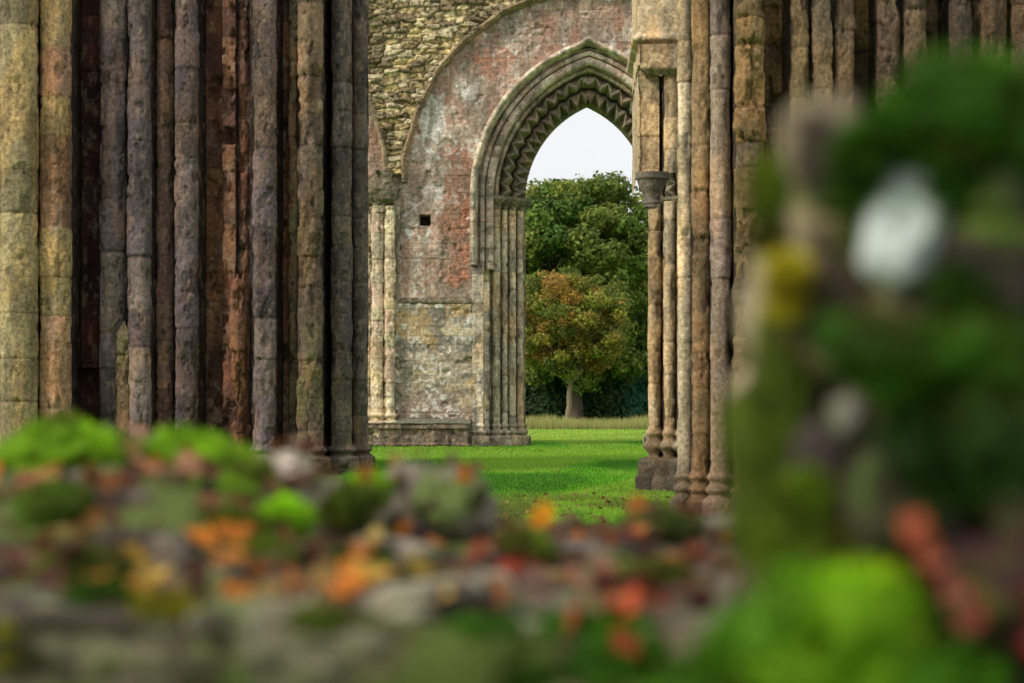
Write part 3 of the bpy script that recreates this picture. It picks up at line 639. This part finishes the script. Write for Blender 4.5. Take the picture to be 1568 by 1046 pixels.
pm=[((.35,1.50,1.725),(.055,.04,.030),DK),((.30,1.52,1.71),(.03,.03,.022),DK),((.268,1.52,1.685),(.022,.03,.02),DK),((.40,1.50,1.69),(.05,.05,.06),(.04,.12,.008)),((.285,1.49,1.535),(.05,.035,.026),DK),((.345,1.49,1.53),(.05,.04,.036),(.07,.19,.01)),((.37,1.48,1.475),(.05,.04,.05),(.035,.10,.01)),((.31,1.5,1.46),(.03,.03,.04),(.03,.08,.01)),
    ((.216,1.57,1.594),(.012,.02,.017),(.55,.46,.03)),((.218,1.60,1.52),(.022,.03,.06),OL),((.206,1.62,1.44),(.03,.04,.06),OL),((.22,1.56,1.38),(.03,.03,.05),(.2,.28,.02)),((.215,1.5,1.325),(.05,.05,.045),(.14,.36,.012)),((.255,1.48,1.325),(.055,.05,.048),BR),((.24,1.47,1.29),(.07,.05,.035),BR),((.15,1.49,1.262),(.06,.05,.04),(.12,.30,.012)),((.17,1.5,1.30),(.03,.03,.03),(.12,.30,.012)),((.31,1.46,1.29),(.045,.05,.035),(.12,.34,.012)),((.27,1.53,1.39),(.03,.03,.025),OL),((.33,1.49,1.675),(.015,.02,.012),(.04,.12,.01)),((.34,1.49,1.58),(.02,.02,.02),DK),((.232,1.55,1.42),(.02,.02,.02),(.2,.3,.02)),((.206,1.6,1.66),(.012,.02,.03),OL),((.27,1.5,1.36),(.025,.02,.015),(.35,.5,.02)),((.22,1.47,1.335),(.02,.02,.015),(.35,.55,.02))]
for i,(c,s,cl) in enumerate(pm): obs.append(moss('moss_%d'%i,c,s,cl,430+i,pil))

# --- fallen leaves (lobed, curled), resting on what lies under them
Vs=[];Fs=[];o=0
for ob in obs:
    me=ob.data;n=len(me.vertices);co=np.zeros(n*3,np.float32);me.vertices.foreach_get('co',co);Vs.append(co.reshape(-1,3))
    Fs+= [[i+o for i in p.vertices] for p in me.polygons]
    o+=n
VV=np.concatenate(Vs)
bvh=BVHTree.FromPolygons(VV.tolist(),Fs)
out=[(0,-1),(.12,-.55),(.42,-.62),(.38,-.3),(.9,-.25),(.62,.02),(.85,.38),(.45,.33),(.35,.6),(.16,.55),(0,1),(-.16,.55),(-.35,.6),(-.45,.33),(-.85,.38),(-.62,.02),(-.9,-.25),(-.38,-.3),(-.42,-.62),(-.12,-.55)]
LV=[];LF=[];LC=[];o=0
def leaf(x,y,z,nrm,size,col,tilt=.5):
    global o
    n=Vector(nrm)+Vector(rng.normal(size=3)*tilt);n.normalize()
    u=n.cross(Vector(rng.normal(size=3)));u.normalize();v=n.cross(u)
    cu=rng.uniform(-.35,.5);cv=rng.uniform(-.3,.4);c=Vector((x,y,z))
    pts=[(0,0)]+out
    for (p,q) in pts:
        w=cu*p*p+cv*q*q+.06*math.sin(7*p+5*q)
        LV.append(tuple(c+size*(p*u*.8+q*v+w*n)));LC.append(np.array(col)*(.65 if (p,q)==(0,0) else rng.uniform(.8,1.2)))
    k=len(out)
    for i in range(k): LF.append((o,o+1+i,o+1+(i+1)%k))
    o+=k+1
OR=(.74,.24,.025);YE=(.80,.50,.08);RE=(.30,.055,.02);BN=(.15,.065,.025);PK=(.68,.34,.19);DR=(.12,.03,.018)
def drop(x,y,size,col,dz=.012,tilt=.6):
    h=bvh.ray_cast(Vector((x,y,2.2)),Vector((0,0,-1)))
    if h[0] is None: return
    if x>.15 and y<2.0: return
    leaf(x,y,h[0].z+dz,(0,-.35,1),size,col,tilt)
pal=[(.5,.18,.04),(.22,.06,.02),BN,BN,DR,BN,(.24,.11,.035),(.5,.34,.1),(.24,.17,.08),DR,(.10,.05,.025),(.03,.016,.012),(.3,.2,.12)]
for i in range(620):
    y=rng.uniform(2.05,3.48);x=rng.uniform(-.95,.75)
    if x<-.38 and y>2.85 and rng.random()<.85: continue
    drop(x,y,rng.uniform(.016,.03),np.array(pal[rng.integers(len(pal))])*rng.uniform(.6,1.2))
for (x,y,s,c,n) in [(-.64,2.75,.036,PK,4),(-.68,2.8,.033,OR,2),(-.57,2.85,.033,PK,2),(-.50,2.8,.03,PK,2),(-.41,2.27,.036,YE,4),(-.35,2.5,.034,OR,4),(-.40,2.15,.034,OR,3),(-.31,2.2,.03,OR,4),(-.25,2.25,.03,(.6,.25,.08),2),(-.185,2.15,.034,OR,3),(-.155,2.14,.03,YE,2),(-.135,2.95,.030,OR,4),(.03,2.6,.034,RE,3),(.0,2.5,.03,(.4,.06,.02),3),(-.05,2.7,.03,DR,6),(.09,2.45,.03,(.5,.22,.13),2),(.2,2.6,.033,DR,5),(.26,2.7,.03,(.45,.14,.04),3),(.22,2.9,.03,(.5,.18,.05),2),(.105,2.03,.034,(.6,.11,.03),4),(.13,2.01,.03,(.45,.06,.03),3),(.08,1.99,.03,RE,2),(.17,2.2,.033,DR,5),(.03,2.2,.03,(.3,.19,.15),2),(-.5,2.4,.034,BN,5),(-.62,2.3,.034,(.30,.13,.06),3),(-.5,2.2,.03,DR,5),(-.25,2.5,.03,DR,4),(-.55,2.5,.03,(.4,.18,.06),2),(-.72,2.5,.03,PK,1),(-.2,2.35,.03,DR,4)]:
    for k in range(n): drop(x+rng.normal()*.024,y+rng.normal()*.05,s*rng.uniform(.75,1.1),np.array(c)*rng.uniform(.65,1.2),.02)
for k in range(5): leaf(.039+.003*k,3.0,1.325+.004*k,(0,-1,.3),.022,(.95,.45,.03),.3)
# leaves caught on the pillar
for (x,z,c) in [(.285,1.415,(.5,.11,.05)),(.292,1.405,(.5,.11,.05)),(.300,1.39,(.5,.14,.07)),(.315,1.37,(.42,.10,.08)),(.330,1.355,(.35,.06,.05)),(.375,1.33,(.3,.02,.02)),(.39,1.32,(.22,.02,.02)),(.325,1.35,(.35,.09,.07)),(.37,1.37,(.12,.02,.02)),(.38,1.35,(.2,.02,.02))]:
    leaf(x,1.415,z,(0,-1,.4),.017,c,.4)
make_mesh('fallen_leaves',np.array(LV),np.array(LF),np.array(LC),M_dead,None,False)
# leaves on the lawn
LV=[];LF=[];LC=[];o=0
for i in range(260):
    y=rng.uniform(20,33);x=rng.uniform(-1.5,3.2)
    leaf(x,y,.05,(0,0,1),rng.uniform(.04,.07),[(.3,.16,.05),(.2,.1,.04),(.4,.3,.1)][i%3],.4)
make_mesh('lawn_leaves',np.array(LV),np.array(LF),np.array(LC),M_dead,None,False)

# ================================================================ LIGHT, SKY, CAMERA
w=bpy.data.worlds.new('World');scene.world=w;w.use_nodes=True
N=w.node_tree.nodes;L=w.node_tree.links;bg=N['Background']
sk=N.new('ShaderNodeTexSky');sk.sky_type='NISHITA';sk.sun_disc=False
dirv=Vector((.72,.48,-.62)).normalized()
el=math.asin(-dirv.z);az=math.atan2(-dirv.x,-dirv.y)
sk.sun_elevation=el;sk.sun_rotation=az;sk.dust_density=3;sk.air_density=1
tc=N.new('ShaderNodeTexCoord');no=N.new('ShaderNodeTexNoise');no.inputs['Scale'].default_value=2.5;no.inputs['Detail'].default_value=6
mp=N.new('ShaderNodeMapping');mp.inputs['Scale'].default_value=(1,1,3);L.new(tc.outputs['Generated'],mp.inputs[0]);L.new(mp.outputs[0],no.inputs['Vector'])
cr=N.new('ShaderNodeValToRGB');cr.color_ramp.elements[0].position=.3;cr.color_ramp.elements[0].color=(9.0,9.2,9.7,1);cr.color_ramp.elements[1].position=.7;cr.color_ramp.elements[1].color=(11.2,11.1,11.0,1)
L.new(no.outputs[0],cr.inputs[0])
mx=N.new('ShaderNodeMixRGB');mx.inputs[0].default_value=.94;L.new(sk.outputs[0],mx.inputs[1]);L.new(cr.outputs[0],mx.inputs[2])
L.new(mx.outputs[0],bg.inputs['Color']);bg.inputs['Strength'].default_value=.097
sd=bpy.data.lights.new('sun','SUN');sd.energy=2.4;sd.angle=math.radians(10);sd.color=(1,.93,.81)
so=bpy.data.objects.new('sun',sd);COL.objects.link(so);so.rotation_euler=dirv.to_track_quat('-Z','Y').to_euler()
cd=bpy.data.cameras.new('camera');co=bpy.data.objects.new('camera',cd);COL.objects.link(co)
co.location=(0,0,1.5);co.rotation_euler=(math.radians(90),0,0)
cd.lens=70;cd.sensor_width=36;cd.shift_y=.063;cd.clip_start=.05;cd.clip_end=8000
cd.dof.use_dof=True;cd.dof.focus_distance=52;cd.dof.aperture_fstop=2.8
scene.camera=co
scene.view_settings.view_transform='Standard';scene.view_settings.look='None';scene.view_settings.exposure=0
